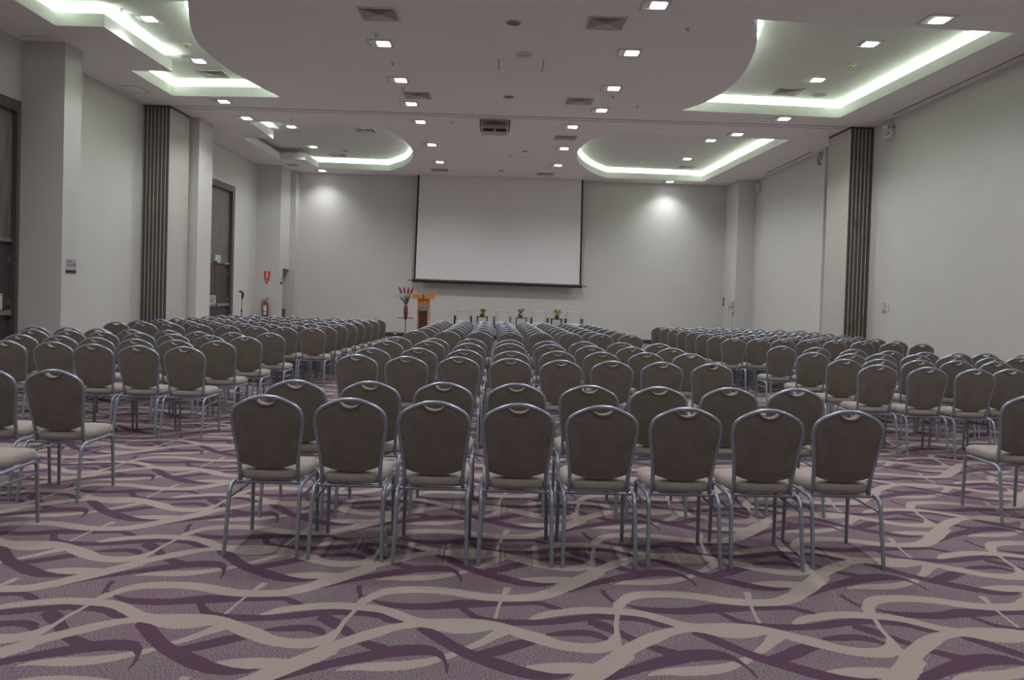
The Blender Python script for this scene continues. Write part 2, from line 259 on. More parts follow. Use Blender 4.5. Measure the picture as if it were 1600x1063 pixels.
def carpet_material():
    m = bpy.data.materials.new('patterned_carpet'); m.use_nodes = True
    nt = m.node_tree; N = nt.nodes; L = nt.links; b = N['Principled BSDF']
    b.inputs['Roughness'].default_value = 0.95; b.inputs['Specular IOR Level'].default_value = 0.1
    tc = N.new('ShaderNodeTexCoord'); sx = N.new('ShaderNodeSeparateXYZ')
    # slight fibre wobble so that the ribbon edges look tufted
    fz = N.new('ShaderNodeTexNoise'); fz.inputs['Scale'].default_value = 160; fz.inputs['Detail'].default_value = 1
    L.new(tc.outputs['Object'], fz.inputs['Vector'])
    vs = N.new('ShaderNodeVectorMath'); vs.operation = 'MULTIPLY_ADD'
    vs.inputs[1].default_value = (0.010, 0.010, 0); vs.inputs[2].default_value = (-0.005, -0.005, 0)
    L.new(fz.outputs['Color'], vs.inputs[0])
    va = N.new('ShaderNodeVectorMath'); va.operation = 'ADD'
    L.new(tc.outputs['Object'], va.inputs[0]); L.new(vs.outputs[0], va.inputs[1]); L.new(va.outputs[0], sx.inputs[0])
    def math_(op, a, b_=None, c=None):
        n = N.new('ShaderNodeMath'); n.operation = op
        for i, x in enumerate((a, b_, c)):
            if x is None: continue
            if isinstance(x, (int, float)): n.inputs[i].default_value = x
            else: L.new(x, n.inputs[i])
        return n.outputs[0]
    # the carpet was laid with a slight skew
    U = sx.outputs['X']; V = math_('SUBTRACT', sx.outputs['Y'], math_('MULTIPLY', U, 0.02))
    def fcurve(src, pts):
        n = N.new('ShaderNodeFloatCurve'); mp = n.mapping; mp.use_clip = False; mp.extend = 'HORIZONTAL'
        c = mp.curves[0]
        pts = sorted(pts); c.points[0].location = pts[0]; c.points[1].location = pts[-1]
        for p in pts[1:-1]: c.points.new(*p)
        for p in c.points: p.handle_type = 'AUTO'
        mp.update(); L.new(src, n.inputs['Value']); return n.outputs[0]
    def mask(piece):
        colr, kind, a0, la, b0, lb, lo, hi = piece
        A, B, pa, pb = (U, V, 1.25, 1.0) if kind == 'H' else (V, U, 1.0, 1.25)
        s = math_('DIVIDE', math_('WRAP', math_('SUBTRACT', A, a0), pa, 0.0), la)
        t = math_('DIVIDE', math_('WRAP', math_('SUBTRACT', B, b0 - 0.004), pb, 0.0), lb)
        t = math_('SUBTRACT', t, 0.004 / lb)
        k = math_('LESS_THAN', s, 1.0)
        k = math_('MULTIPLY', k, math_('GREATER_THAN', t, fcurve(s, lo)))
        return math_('MULTIPLY', k, math_('LESS_THAN', t, fcurve(s, hi)))
    # mottled ground
    n1 = N.new('ShaderNodeTexNoise'); n1.inputs['Scale'].default_value = 4.5; n1.inputs['Detail'].default_value = 2
    n2 = N.new('ShaderNodeTexNoise'); n2.inputs['Scale'].default_value = 170; n2.inputs['Detail'].default_value = 2
    for n in (n1, n2): L.new(tc.outputs['Object'], n.inputs['Vector'])
    r1 = N.new('ShaderNodeValToRGB'); e = r1.color_ramp.elements
    e[0].position = 0.30; e[0].color = (0.160, 0.108, 0.138, 1); e[1].position = 0.70; e[1].color = (0.155, 0.130, 0.134, 1)
    L.new(n1.outputs['Fac'], r1.inputs['Fac'])
    r2 = N.new('ShaderNodeValToRGB'); e = r2.color_ramp.elements
    e[0].position = 0.36; e[0].color = (0.40, 0.40, 0.40, 1); e[1].position = 0.64; e[1].color = (1.65, 1.65, 1.65, 1)
    L.new(n2.outputs['Fac'], r2.inputs['Fac'])
    def mixc(f, a, b_, typ='MIX'):
        n = N.new('ShaderNodeMix'); n.data_type = 'RGBA'; n.blend_type = typ; n.clamp_factor = True
        for key, x in ((0, f), (6, a), (7, b_)):
            if isinstance(x, (int, float)): n.inputs[key].default_value = x
            elif isinstance(x, tuple): n.inputs[key].default_value = x
            else: L.new(x, n.inputs[key])
        return n.outputs[2]
    col = mixc(1.0, r1.outputs['Color'], r2.outputs['Color'], 'MULTIPLY')
    BEIGE, PURPLE = (0.300, 0.258, 0.228, 1), (0.082, 0.046, 0.072, 1)
    state = None; run = None
    for p in CARPET + [None]:
        c = p[0] if p else None
        if c != state and run is not None:
            col = mixc(run, col, BEIGE if state == 'B' else PURPLE); run = None
        if p is None: break
        state = c; k = mask(p); run = k if run is None else math_('MAXIMUM', run, k)
    r3 = N.new('ShaderNodeValToRGB'); e = r3.color_ramp.elements
    e[0].position = 0.3; e[0].color = (0.86, 0.86, 0.86, 1); e[1].position = 0.7; e[1].color = (1.12, 1.12, 1.12, 1)
    L.new(n2.outputs['Fac'], r3.inputs['Fac'])
    col = mixc(1.0, col, r3.outputs['Color'], 'MULTIPLY')
    L.new(col, b.inputs['Base Color'])
    bp = N.new('ShaderNodeBump'); bp.inputs['Strength'].default_value = 0.35; bp.inputs['Distance'].default_value = 0.004
    L.new(n2.outputs['Fac'], bp.inputs['Height']); L.new(bp.outputs['Normal'], b.inputs['Normal'])
    return m

# ------------------------------------------------------------------ room shell
ZC, ZU = 5.35, 5.68           # main ceiling, recessed ceiling
XL, XR, YB, YR = -7.85, 7.85, 26.5, -6.0
struct(MB().add([(-9.7,YR-.2,0),(8.1,YR-.2,0),(8.1,26.8,0),(-9.7,26.8,0)], [(0,1,2,3)]).build('floor', carpet_material(), smooth=0))

w = MB()
for y0, y1, z0, z1 in ((YR-.2, 10.55, 0, ZC), (10.55, 12.97, 4.37, ZC), (12.97, 20.55, 0, ZC), (20.55, 22.97, 4.37, ZC), (22.97, 25.0, 0, ZC)):
    w.box(XL-.2, XL, y0, y1, z0, z1)
for y0, y1 in ((10.55, 12.97), (20.55, 22.97)):
    w.box(XL-.26, XL-.2, y0, y1, 0, 4.37)
struct(w.build('wall_left', M_WALL, smooth=0))
struct(MB().box(XR, XR+.2, YR-.2, 26.7, 0, ZC).build('wall_right', M_WALL, smooth=0))
w = MB().box(-6.92, XR, YB, YB+.2, 0, ZC); w.box(-9.7, -6.92, 26.1, YB+.2, 0, ZC); w.box(-9.7, -9.5, 24.9, 26.1, 0, ZC); w.box(-9.5, XL-.2, 24.88, 25.0, 0, ZC)
struct(w.build('wall_back', M_WALL, smooth=0))
struct(MB().box(-9.7, 8.1, YR-.2, YR, 0, ZC).build('wall_front', M_WALL, smooth=0))
# pillars and pilasters
struct(MB().box(XL, -7.15, 12.86, 13.38, 0, ZC).build('pillar', M_WALL, smooth=0))
struct(MB().box(XL, -7.09, 18.3, 19.15, 0, ZC).build('pillar', M_WALL, smooth=0))
w = MB().box(XL-.2, -7.1, 25.0, 25.09, 0, ZC); w.box(-7.2, -7.1, 25.09, 25.42, 0, ZC); w.box(-7.2, -7.1, 25.42, 26.1, 2.12, ZC)
struct(w.build('pillar', M_WALL, smooth=0))
struct(MB().box(7.30, XR, 25.1, YB, 0, ZC).build('pillar', M_WALL, smooth=0))
struct(MB().box(7.76, XR, 19.45, 20.0, 0, ZC).build('pillar', M_WALL, smooth=0))
struct(MB().box(-6.92, -6.86, 26.40, YB, 0, ZC).build('pillar', M_WALL, smooth=0))

# baseboards
struct(MB().box(-6.86, 7.30, YB-.018, YB, 0, .13).build('baseboard_back', M_BASE, smooth=0))
w = MB()
for y0, y1 in ((YR, 10.55), (13.38, 17.1), (19.15, 20.55), (22.97, 25.0)): w.box(XL, XL+.018, y0, y1, 0, .11)
struct(w.build('baseboard_left', M_BASE, smooth=0))
w = MB()
for y0, y1 in ((YR, 17.1), (18.3, 19.45), (20.0, 25.1)): w.box(XR-.018, XR, y0, y1, 0, .11)
struct(w.build('baseboard_right', M_BASE, smooth=0))

# ceiling with four recesses
def catmull(pts, n=5):
    out = []; P = [pts[0]] + pts + [pts[-1]]
    for i in range(1, len(P) - 2):
        for k in range(n):
            t = k / n; p0, p1, p2, p3 = P[i-1], P[i], P[i+1], P[i+2]
            out.append(tuple(0.5*((2*p1[j]) + (-p0[j]+p2[j])*t + (2*p0[j]-5*p1[j]+4*p2[j]-p3[j])*t*t + (-p0[j]+3*p1[j]-3*p2[j]+p3[j])*t**3) for j in (0, 1)))
    out.append(pts[-1]); return out
RECESS = [   # straight corners with a flag for a light strip along the edge that starts there, then the curved edge
 dict(st=[((-4.4,10.85),0),((-6.84,10.9),1),((-6.86,12.05),1),((-6.13,12.05),1),((-6.11,14.44),1),((-6.86,14.46),1),((-6.87,16.28),1)],
      cv=[(-4.61,16.12),(-4.83,15.26),(-4.97,14.41),(-5.03,13.58),(-5.0,12.85),(-4.87,12.2),(-4.66,11.55),(-4.4,10.85)]),
 dict(st=[((-3.42,18.46),0),((-6.06,18.6),1),((-6.1,20.65),0),((-6.87,20.67),0),((-6.84,23.85),0),((-6.08,23.8),0),((-6.04,25.38),1)],
      cv=[(-3.81,25.49),(-3.22,24.48),(-2.85,23.3),(-2.67,22.17),(-2.63,21.02),(-2.73,19.9),(-2.98,19.06),(-3.42,18.46)]),
 dict(st=[((3.28,10.84),0),((6.97,11.02),1),((6.77,16.34),1)],
      cv=[(3.48,16.13),(3.73,15.55),(3.88,14.9),(3.94,14.2),(3.91,13.45),(3.81,12.7),(3.66,11.95),(3.48,11.35),(3.28,10.84)]),
 dict(st=[((2.48,18.49),0),((6.60,18.74),1),((6.31,25.72),1)],
      cv=[(3.12,25.56),(2.6,24.6),(2.22,23.6),(1.97,22.6),(1.85,21.65),(1.83,20.8),(1.9,20.0),(2.08,19.25),(2.48,18.49)]),
]
def offset(poly, d):
    n = len(poly); area = sum(poly[i][0]*poly[(i+1) % n][1] - poly[(i+1) % n][0]*poly[i][1] for i in range(n))
    sg = 1 if area > 0 else -1; out = []
    for i in range(n):
        a, b, c = Vector(poly[i-1]), Vector(poly[i]), Vector(poly[(i+1) % n])
        e1, e2 = (b-a).normalized(), (c-b).normalized()
        n1, n2 = Vector((e1.y, -e1.x))*sg, Vector((e2.y, -e2.x))*sg
        m_ = n1 + n2; m_ = m_ / max(m_.dot(n1), 0.35)
        out.append((b.x + m_.x*d, b.y + m_.y*d))
    return out
holes = []; LED = []
for R_ in RECESS:
    cv = catmull(R_['cv']); poly = [p for p, f in R_['st']] + cv[:-1]; holes.append(poly)
    st = [p for p, f in R_['st']] + [cv[0]]
    o14 = offset(poly, 0.16)
    for i, (p, f) in enumerate(R_['st']):
        if f: LED.append((o14[i], o14[i+1], 1.0))
    ns = len(R_['st'])
    idx = list(range(ns, len(poly))) + [0]
    for k in range(0, len(idx) - 5, 5):
        LED.append((o14[idx[k]], o14[idx[k+5]], 0.8))
    n = len(poly); w = MB()
    ot, oo = offset(poly, 0.03), offset(poly, 0.30)
    w.loft([[(x, y, ZC) for x, y in poly], [(x, y, ZC+.2) for x, y in poly], [(x, y, ZC+.2) for x, y in ot], [(x, y, ZC+.005) for x, y in ot],
            [(x, y, ZC+.005) for x, y in oo], [(x, y, ZU) for x, y in oo]], False)
    b0 = len(w.v); tri = tessellate_polygon([[Vector((x, y, 0)) for x, y in oo]])
    w.add([(x, y, ZU) for x, y in oo], tri)
    struct(w.build('ceiling_recess', M_COVE, smooth=0))
outer = [(-9.7, YR-.2), (8.1, YR-.2), (8.1, 26.8), (-9.7, 26.8)]
loops = [outer] + holes
tri = tessellate_polygon([[Vector((x, y, 0)) for x, y in l] for l in loops])
allp = [p for l in loops for p in l]
struct(MB().add([(x, y, ZC) for x, y in allp], tri).build('ceiling', M_CEIL, smooth=0))

# ceiling track of the folding walls
t = MB()
for y in (17.13, 17.33): t.box(-7.2, 7.3, y, y+.018, ZC-.010, ZC)
struct(t.build('trim_1', mat('track_rail', (.34, .325, .325), .6), smooth=0))
struct(MB().box(-7.2, 7.3, 17.15, 17.33, ZC-.004, ZC).build('trim_2', M_CEIL, smooth=0))

# doors
def door(n, y0, y1, yseen0, hinge):
    root = empty('door_%d' % n, (XL, (y0+y1)/2, 0)); root['kind'] = 'structure'
    h = (y1 - y0)/2; f = .2
    MB().box(-.14, .015, -h, -h+f, 0, 4.37).box(-.14, .015, h-f, h, 0, 4.37).box(-.14, .015, -h+f, h-f, 4.2, 4.37).build('door_frame', M_FRAME, root, 0)
    MB().box(-.12, -.07, -h+f, h-f, 2.17, 4.2).build('transom_panel', M_DOOR, root, 0)
    MB().box(-.12, -.05, -h+f, h-f, 2.12, 2.17).build('transom_bar', M_FRAME, root, 0)
    for s in (-1, 1):
        a, b = (-h+f, -.004) if s < 0 else (.004, h-f)
        lf = MB().box(-.12, -.075, a+.005, b-.005, .01, 2.12).build('door_leaf', M_LEAFD, root, 0)
        yb0, yb1 = (a+.02, b-.1) if s < 0 else (a+.1, b-.02)
        MB().rbox(-.075, -.03, yb0, yb1, .95, 1.02, .008).rbox(-.078, -.02, yb0-.01, yb0+.06, .94, 1.03, .008).rbox(-.078, -.02, yb1-.06, yb1+.01, .94, 1.03, .008).build('push_bar', M_STEEL, lf)
        yc = (b-.42, b-.02) if s > 0 else (a+.02, a+.42)
        MB().rbox(-.09, -.02, yc[0], yc[1], 2.115, 2.175, .008).build('door_closer', M_STEEL, lf)
        yh = b if s > 0 else a
        for z in (.35, 1.1, 1.78): MB().box(-.078, -.06, yh-.045, yh+.045, z, z+.12).build('hinge', M_STEEL, lf, 0)
    return root
door(1, 10.57, 12.97, 12.3, 0)
door(2, 20.57, 22.97, 21.2, 0)
def exit_sign(y0, y1, z0, z1, label):
    r = empty('exit_sign', (XL-.072, (y0+y1)/2, (z0+z1)/2)); tag(r, label, 'sign', 'pale green door signs')
    hw, hh = (y1-y0)/2, (z1-z0)/2
    MB().box(-.003, .003, -hw, hw, -hh, hh).build('sign_plate', M_SIGNG, r, 0)
    e = .008
    MB().box(.003, .0045, -hw+.02, hw-.02, hh-.03, hh-.022).box(.003, .0045, -hw+.02, hw-.02, -hh+.022, -hh+.03).build('border_line', M_INK, r, 0)
    lettering('SALIDA', .125*(hw/.25), (.005, 0, hh*.30), (pi/2, 0, pi/2), M_INK, r)
    b = MB(); x = -hw*.72; random.seed(4)
    for z in (-hh*.18, -hh*.5):
        y = -hw*.70
        while y < hw*.66:
            l = random.uniform(.02, .06); b.box(.003, .0045, y, min(y+l, hw*.7), z-.012, z+.012); y += l + .012
    b.build('small_print', M_INK, r, 0)
exit_sign(12.04, 12.59, 1.04, 1.29, 'pale green exit sign on the tall door beside the wide pillar')
exit_sign(21.28, 21.83, .99, 1.25, 'pale green exit sign on the far door past the folding wall')
r = empty('exit_light', (XL-.07, 21.8, 2.265)); tag(r, 'small white box with lit green display above the far wooden door', 'exit light')
MB().rbox(-.02, .07, -.17, .17, -.085, .085, .012).build('case', M_PLASTIC, r)
MB().box(.07, .073, -.09, .11, -.06, .06).build('display', M_EXITL, r, 0)
MB().rbox(-.01, .06, -.02, .17, -.125, -.088, .008).build('bracket', M_PLASTIC, r)

# ------------------------------------------------------------------ ceiling things
def make_downlight():
    r = empty('downlight')
    f = MB()
    for a, b, c, d in ((-.19, .19, -.19, -.165), (-.19, .19, .165, .19), (-.19, -.165, -.165, .165), (.165, .19, -.165, .165)): f.box(a, b, c, d, -.012, -.001)
    f.build('frame', M_VENT, r, 0)
    g = MB()
    for a, b, c, d in ((-.165, .165, -.165, -.152), (-.165, .165, .152, .165), (-.165, -.152, -.152, .152), (.152, .165, -.152, .152)): g.box(a, b, c, d, -.010, -.001)
    g  .build('inner_ring', M_PLASTIC, r, 0)
    MB().box(-.152, .152, -.152, .152, -.004, -.001).build('reflector', M_CHROME, r, 0)
    MB().rbox(-.055, .145, -.075, .125, -.011, -.0045, .02).build('lamp', M_LAMP, r)
    return r
ORD = 'first second third fourth fifth sixth seventh eighth ninth tenth eleventh twelfth thirteenth fourteenth fifteenth'.split()
dl_rows = [
 ('inner row toward the door wall', [(-2.04,12.4,ZC),(-2.05,14.5,ZC),(-2.07,16.3,ZC),(-2.06,18.0,ZC),(-2.06,20.75,ZC),(-2.07,23.45,ZC)]),
 ('inner row toward the blank wall', [(1.85,10.4,ZC),(1.83,12.46,ZC),(1.84,14.6,ZC),(1.83,16.34,ZC),(1.38,18.02,ZC),(1.39,20.7,ZC),(1.41,23.36,ZC)]),
 ('outer row along the door wall', [(-5.76,12.6,ZU),(-5.85,14.86,ZU),(-6.0,16.62,ZC),(-6.04,18.2,ZC),(-5.68,20.62,ZU),(-5.80,23.45,ZU),(-6.09,25.9,ZC)]),
 ('outer row along the blank wall', [(5.65,10.6,ZC),(5.66,12.67,ZU),(5.66,14.79,ZU),(5.68,16.58,ZC),(5.19,18.26,ZC),(5.2,20.7,ZU),(5.23,23.5,ZU),(5.24,25.95,ZC)]),
]
over = [(x, y, ZC) for y in (8.5, 6.5, 4.5, 2.4, 0.2, -2.0, -4.2) for x in (-5.7, -2.04, 1.84, 5.65)] + [(-2.04, 10.4, ZC), (-5.7, 10.3, ZC)]
dl = make_downlight(); first = True
SPOTS = []
def place_dl(p, label, group):
    global first
    o = dl if first else copy_tree(dl); first = False
    o.location = p; tag(o, label, 'ceiling light', group); SPOTS.append(p)
for nm, pts in dl_rows:
    for i, p in enumerate(pts): place_dl(p, 'lit square downlight, %s, %s from the camera' % (nm, ORD[i]), 'recessed square downlights')
for p in over: place_dl(p, 'lit square downlight in the ceiling above the camera', 'downlights above the camera')

def make_vent(name, M_F, sc=1.0):
    r = empty(name); h = .27*sc
    MB().box(-h, h, -h, h, -.003, -.001).build('cavity_shade', M_VDARK, r, 0)  # flat plate, its grey stands in for the shaded hollow behind the louvers
    f = MB()
    for a, b, c, d in ((-h, h, -h, -h+.03), (-h, h, h-.03, h), (-h, -h+.03, -h+.03, h-.03), (h-.03, h, -h+.03, h-.03)): f.box(a, b, c, d, -.014, -.001)
    f.build('frame', M_F, r, 0)
    s = MB(); k = h-.045
    while k > .03:
        j = k - .012
        for (ax, ay), (bx, by), (cx, cy), (dx, dy) in (((-k,-k),(k,-k),(j,-j),(-j,-j)), ((k,-k),(k,k),(j,j),(j,-j)), ((k,k),(-k,k),(-j,j),(j,j)), ((-k,k),(-k,-k),(-j,-j),(-j,j))):
            s.add([(ax,ay,-.013),(bx,by,-.013),(cx,cy,-.006),(dx,dy,-.006)], [(0,1,2,3)])
        k -= .032
    s.build('louver', M_F, r, 0)
    return r
vA = make_vent('ceiling_vent', M_VENT); usedA = False
vents = [(-1.86,11.08,ZC,'grey louvred ceiling vent beside the track side of the inner downlights, top of the photo, door side'),]
vents = [
 (-1.86,11.1,ZC,'square louvred ceiling vent toward the door wall, closest to the camera'),
 (1.3,11.16,ZC,'square louvred ceiling vent between two inner downlights, blank wall side, closest to the camera'),
 (-1.82,15.6,ZC,'square louvred ceiling vent before the ceiling track, door wall side'),
 (1.35,15.64,ZC,'square louvred ceiling vent before the ceiling track, blank wall side'),
 (1.35,19.3,ZC,'square louvred ceiling vent just behind the projector, blank wall side'),
 (-2.16,25.0,ZC,'square louvred ceiling vent above the screen, door wall side'),
 (1.17,25.15,ZC,'square louvred ceiling vent above the screen, blank wall side'),
 (-5.85,15.75,ZU,'white-framed vent in the closer lit recess, door wall side'),
 (5.45,15.7,ZU,'white-framed vent in the closer lit recess, blank wall side'),
 (-3.75,20.8,ZU,'white-framed vent in the far lit recess, curved end, door wall side'),
 (-5.3,24.85,ZU,'white-framed vent in the far lit recess, straight back edge, door wall side'),
 (5.6,25.0,ZU,'white-framed vent in the far lit recess, blank wall side'),
]
vB = make_vent('ceiling_vent', M_VENTW)
uA = uB = False
for x, y, z, lb in vents:
    src = vB if z == ZU else vA
    if z == ZU: o = src if not uB else copy_tree(src); uB = True
    else: o = src if not uA else copy_tree(src); uA = True
    o.location = (x, y, z); tag(o, lb, 'ceiling vent', 'square ceiling vents')
o = make_vent('ceiling_vent', M_VENT, .65); o.location = (-6.74, 24.88, ZC); tag(o, 'small dark ceiling vent next to the back pillar, door wall side', 'ceiling vent', 'square ceiling vents')

def speaker(x, y, z, rr, label):
    r = empty('ceiling_speaker', (x, y, z)); tag(r, label, 'speaker', 'round ceiling speakers')
    MB().lathe([(rr, -.001), (rr, -.010), (rr*.9, -.014)], n=28).build('rim', M_VENT, r)
    MB().lathe([(rr*.88, -.0145), (rr*.6, -.018), (.01, -.020)], n=28).build('grille', M_GRILLE, r)
speaker(.01, 11.26, ZC, .115, 'dark round ceiling speaker, the one closest to the camera')
speaker(-.04, 15.47, ZC, .11, 'dark round ceiling speaker just before the ceiling track')
speaker(-.23, 24.7, ZC, .11, 'dark round ceiling speaker above the projection screen')
speaker(.42, 21.24, ZC, .09, 'dark round ceiling speaker between projector and far hatch')
speaker(6.15, 15.85, ZU, .16, 'round grey ceiling speaker in the lit recess, blank wall side')
speaker(-4.9, 23.9, ZU, .11, 'round dark ceiling speaker in the far lit recess, door wall side')
def smoke(x, y, z, m_, label, rr=.075):
    r = empty('smoke_detector', (x, y, z)); tag(r, label, 'smoke detector', 'smoke detectors')
    MB().lathe([(rr, -.001), (rr, -.018), (rr*.85, -.025)], n=20).build('mount', m_, r)
    MB().lathe([(rr*.6, -.025), (rr*.55, -.045), (rr*.25, -.052)], n=20).build('sensor', m_, r)
smoke(.19, 12.73, ZC, M_PLASTIC, 'flat white round detector on the ceiling between two speakers', .13)
smoke(-5.62, 13.86, ZU, M_YPLAST, 'yellowed smoke detector in the lit recess, door wall side')
smoke(5.9, 13.8, ZU, M_YPLAST, 'yellowed smoke detector in the lit recess, blank wall side')
smoke(-5.05, 19.9, ZU, M_PLASTIC, 'white smoke detector in the far lit recess, door wall side')
smoke(4.05, 24.1, ZU, M_YPLAST, 'yellowed smoke detector in the far lit recess, blank wall side')
def sprinkler(x, y, z, label):
    r = empty('ceiling_sprinkler', (x, y, z)); tag(r, label, 'sprinkler', 'ceiling sprinklers')
    MB().lathe([(.035, -.001), (.035, -.006), (.02, -.010)], n=14).build('escutcheon', M_VENT, r)
    MB().lathe([(.010, -.010), (.010, -.035), (.024, -.036), (.024, -.040)], n=14).build('head', M_STEEL, r)
for x, y, z, lb in ((-2.04,11.96,ZC,'small sprinkler head by the first inner downlight, door wall side'), (-2.0,13.43,ZC,'small sprinkler head between inner downlights, door wall side'),
                    (-2.04,15.05,ZC,'small sprinkler head before the vent, door wall side'), (2.47,11.26,ZC,'small sprinkler head beside the first vent, blank wall side'),
                    (1.95,15.16,ZC,'small sprinkler head by the third inner downlight, blank wall side'), (2.53,15.86,ZC,'small sprinkler head near the ceiling track, blank wall side'),
                    (-1.29,17.9,ZC,'small sprinkler head between projector and inner downlight'), (-4.97,18.2,ZC,'small sprinkler head before the far recess, door wall side'),
                    (-5.95,12.2,ZU,'small sprinkler head in the lit recess, beside the first downlight')):
    sprinkler(x, y, z, lb)
def hatch(x0, x1, y0, y1, label, sides='LR'):
    r = empty('ceiling_hatch', ((x0+x1)/2, (y0+y1)/2, ZC)); tag(r, label, 'access hatch', 'ceiling access hatches')
    hx, hy = (x1-x0)/2, (y1-y0)/2
    MB().box(-hx+.012, hx-.012, -hy+.004, hy-.004, -.004, -.001).build('hatch_lid', M_CEIL, r, 0)
    g = MB()
    if 'L' in sides: g.box(-hx, -hx+.012, -hy, hy, -.003, -.001)
    if 'R' in sides: g.box(hx-.012, hx, -hy, hy, -.003, -.001)
    if 'F' in sides: g.box(-hx, hx, -hy-.012, -hy, -.003, -.001)
    if 'B' in sides: g.box(-hx, hx, hy, hy+.012, -.003, -.001)
    g.build('seam', M_GROOVE, r, 0)
hatch(-.22, .53, 13.0, 13.68, 'thin-seamed ceiling hatch between the two inner downlight rows')
hatch(.03, .78, 21.75, 22.35, 'thin-seamed ceiling hatch in front of the screen', 'LB')
hatch(-7.7, -7.2, 12.0, 12.6, 'narrow seam of a ceiling hatch above the wide pillar', 'B')
hatch(-7.7, -7.24, 15.6, 16.1, 'faint square ceiling hatch before the folded partition, door wall side', 'LRFB')
hatch(-7.0, -6.5, 17.5, 17.85, 'narrow seam of a ceiling hatch past the folded partition', 'FB')
def slot(y0, y1, label):
    r = empty('linear_slot_vent', (7.66, (y0+y1)/2, ZC)); tag(r, label, 'slot vent', 'slot vents along the blank wall'); h = (y1-y0)/2
    MB().box(-.03, .03, -h, h, -.006, -.001).build('slot_shade', M_VDARK, r, 0)  # flat strip, shade of the ceiling gap put into its colour
    MB().box(-.042, -.03, -h, h, -.008, -.001).box(.03, .042, -h, h, -.008, -.001).build('slot_edge', M_CEIL, r, 0)
slot(4.0, 15.9, 'long dark ceiling slot above the blank wall, camera side of the folded partition')
slot(20.1, 23.6, 'dark ceiling slot above the blank wall, beyond the folded partition')

# projector on its ceiling lift
r = empty('ceiling_projector', (-.33, 17.85, ZC)); tag(r, 'grey projector hanging on a lift frame under the ceiling', 'projector')
MB().box(-.34, .34, -.36, .36, -.006, -.001).build('lift_opening_shade', M_VDARK, r, 0)  # flat plate painted as the shade of the lift pocket, no real hole
b_ = MB().rbox(-.27, .27, -.2, .2, -.25, -.09, .05, 5).build('body', M_PROJ, r)
MB().box(-.25, -.02, -.204, -.195, -.235, -.175).box(.02, .25, -.204, -.195, -.235, -.175).build('rear_grille', M_DARK, b_, 0)
MB().box(-.012, .012, -.206, -.2, -.24, -.1).build('rear_rib', M_PROJ, b_, 0)
MB().tube([(0.09, .19, -.17), (0.09, .26, -.17)], .045, 14).build('lens', M_LENS, b_)
MB().tube([(0, 0, -.006), (0, 0, -.09)], .022, 10).build('stem', M_STEEL, r)
for sx_ in (-1, 1):
    MB().tube([(sx_*.32, -.30, -.006), (sx_*.32, -.30, -.19), (sx_*.30, -.30, -.27)], .010, 8).build('lift_rod', M_DARK, r)
    MB().tube([(sx_*.285, .28, -.006), (sx_*.285, .28, -.27), (sx_*.285, -.28, -.27), (sx_*.285, -.28, -.006)], .009, 8).build('lift_arm', M_STEEL, r)

# ------------------------------------------------------------------ folding partitions
def partition(name, x0, x1, n, y0, y1, face, label):
    r = empty(name, ((x0+x1)/2, y0, 0)); tag(r, label, 'folding partition')
    wp = (x1 - x0)/n; d = y1 - y0
    for i in range(n):
        a = -(x1-x0)/2 + i*wp
        p = MB().box(a+.004, a+wp-.004, .012, d, .02, ZC-.05).build('panel', M_PANEL, r, 0)
        e = MB().box(a+.014, a+wp-.010, -.004, .012, .02, ZC-.05).build('edge_trim', M_EDGE, p, 0)
        MB().box(a+.002, a+.014, -.010, .012, .02, ZC-.05).build('edge_seal', M_SEAL, p, 0)
        if i in (1, 2, 4):
            for z in (1.05, 3.25) if i != 4 else (1.1,):
                MB().tube([(a+wp-.006, -.012, z-.13), (a+wp-.006, -.012, z+.13)], .010, 8).build('hinge', M_BRASS, p)
    MB().box(-(x1-x0)/2, (x1-x0)/2, .02, d, ZC-.05, ZC-.002).build('head_rail', M_EDGE, r, 0)
    return r
partition('folding_partition', -7.84, -7.28, 7, 17.15, 18.22, 1, 'stacked brown-edged folding wall panels parked against the door wall')
partition('folding_partition', 7.34, 7.84, 6, 17.1, 18.25, -1, 'stacked brown-edged folding wall panels parked against the blank wall')

# ------------------------------------------------------------------ wall fittings
def plaque(loc, hw, hh, label, strip, txt):
    r = empty('room_sign', loc); tag(r, label, 'sign', 'grey room plaques')
    MB().box(0, .008, -hw, hw, -hh, hh).build('plate', M_PLATE, r, 0)
    MB().box(0, .012, -hw, hw, -hh-strip, -hh-.002).build('slider_strip', M_DARK, r, 0)
    if txt:
        b = MB(); random.seed(2)
        for k, z in enumerate((hh*.62, hh*.40, hh*.02, -hh*.2)):
            y = -hw*.8
            while y < hw*.25:
                l = random.uniform(.01, .03); b.box(.008, .0095, y, y+l, z-.007, z+.007); y += l+.006
        b.build('small_print', M_INKG, r, 0)
        MB().tube([(.009, hw*.55, hh*.3), (.009, hw*.56, -hh*.1), (.009, hw*.66, -hh*.3), (.009, hw*.76, -hh*.1), (.009, hw*.77, hh*.3)], .007, 6).build('emblem', M_INKR, r)
plaque((-7.15, 13.13, 1.795), .15, .092, 'grey room plaque with dark strip on the wide pillar by the near door', .045, True)
plaque((-7.1, 25.23, 1.76), .10, .07, 'small pale plaque with dark strip beside the corridor opening', .06, False)

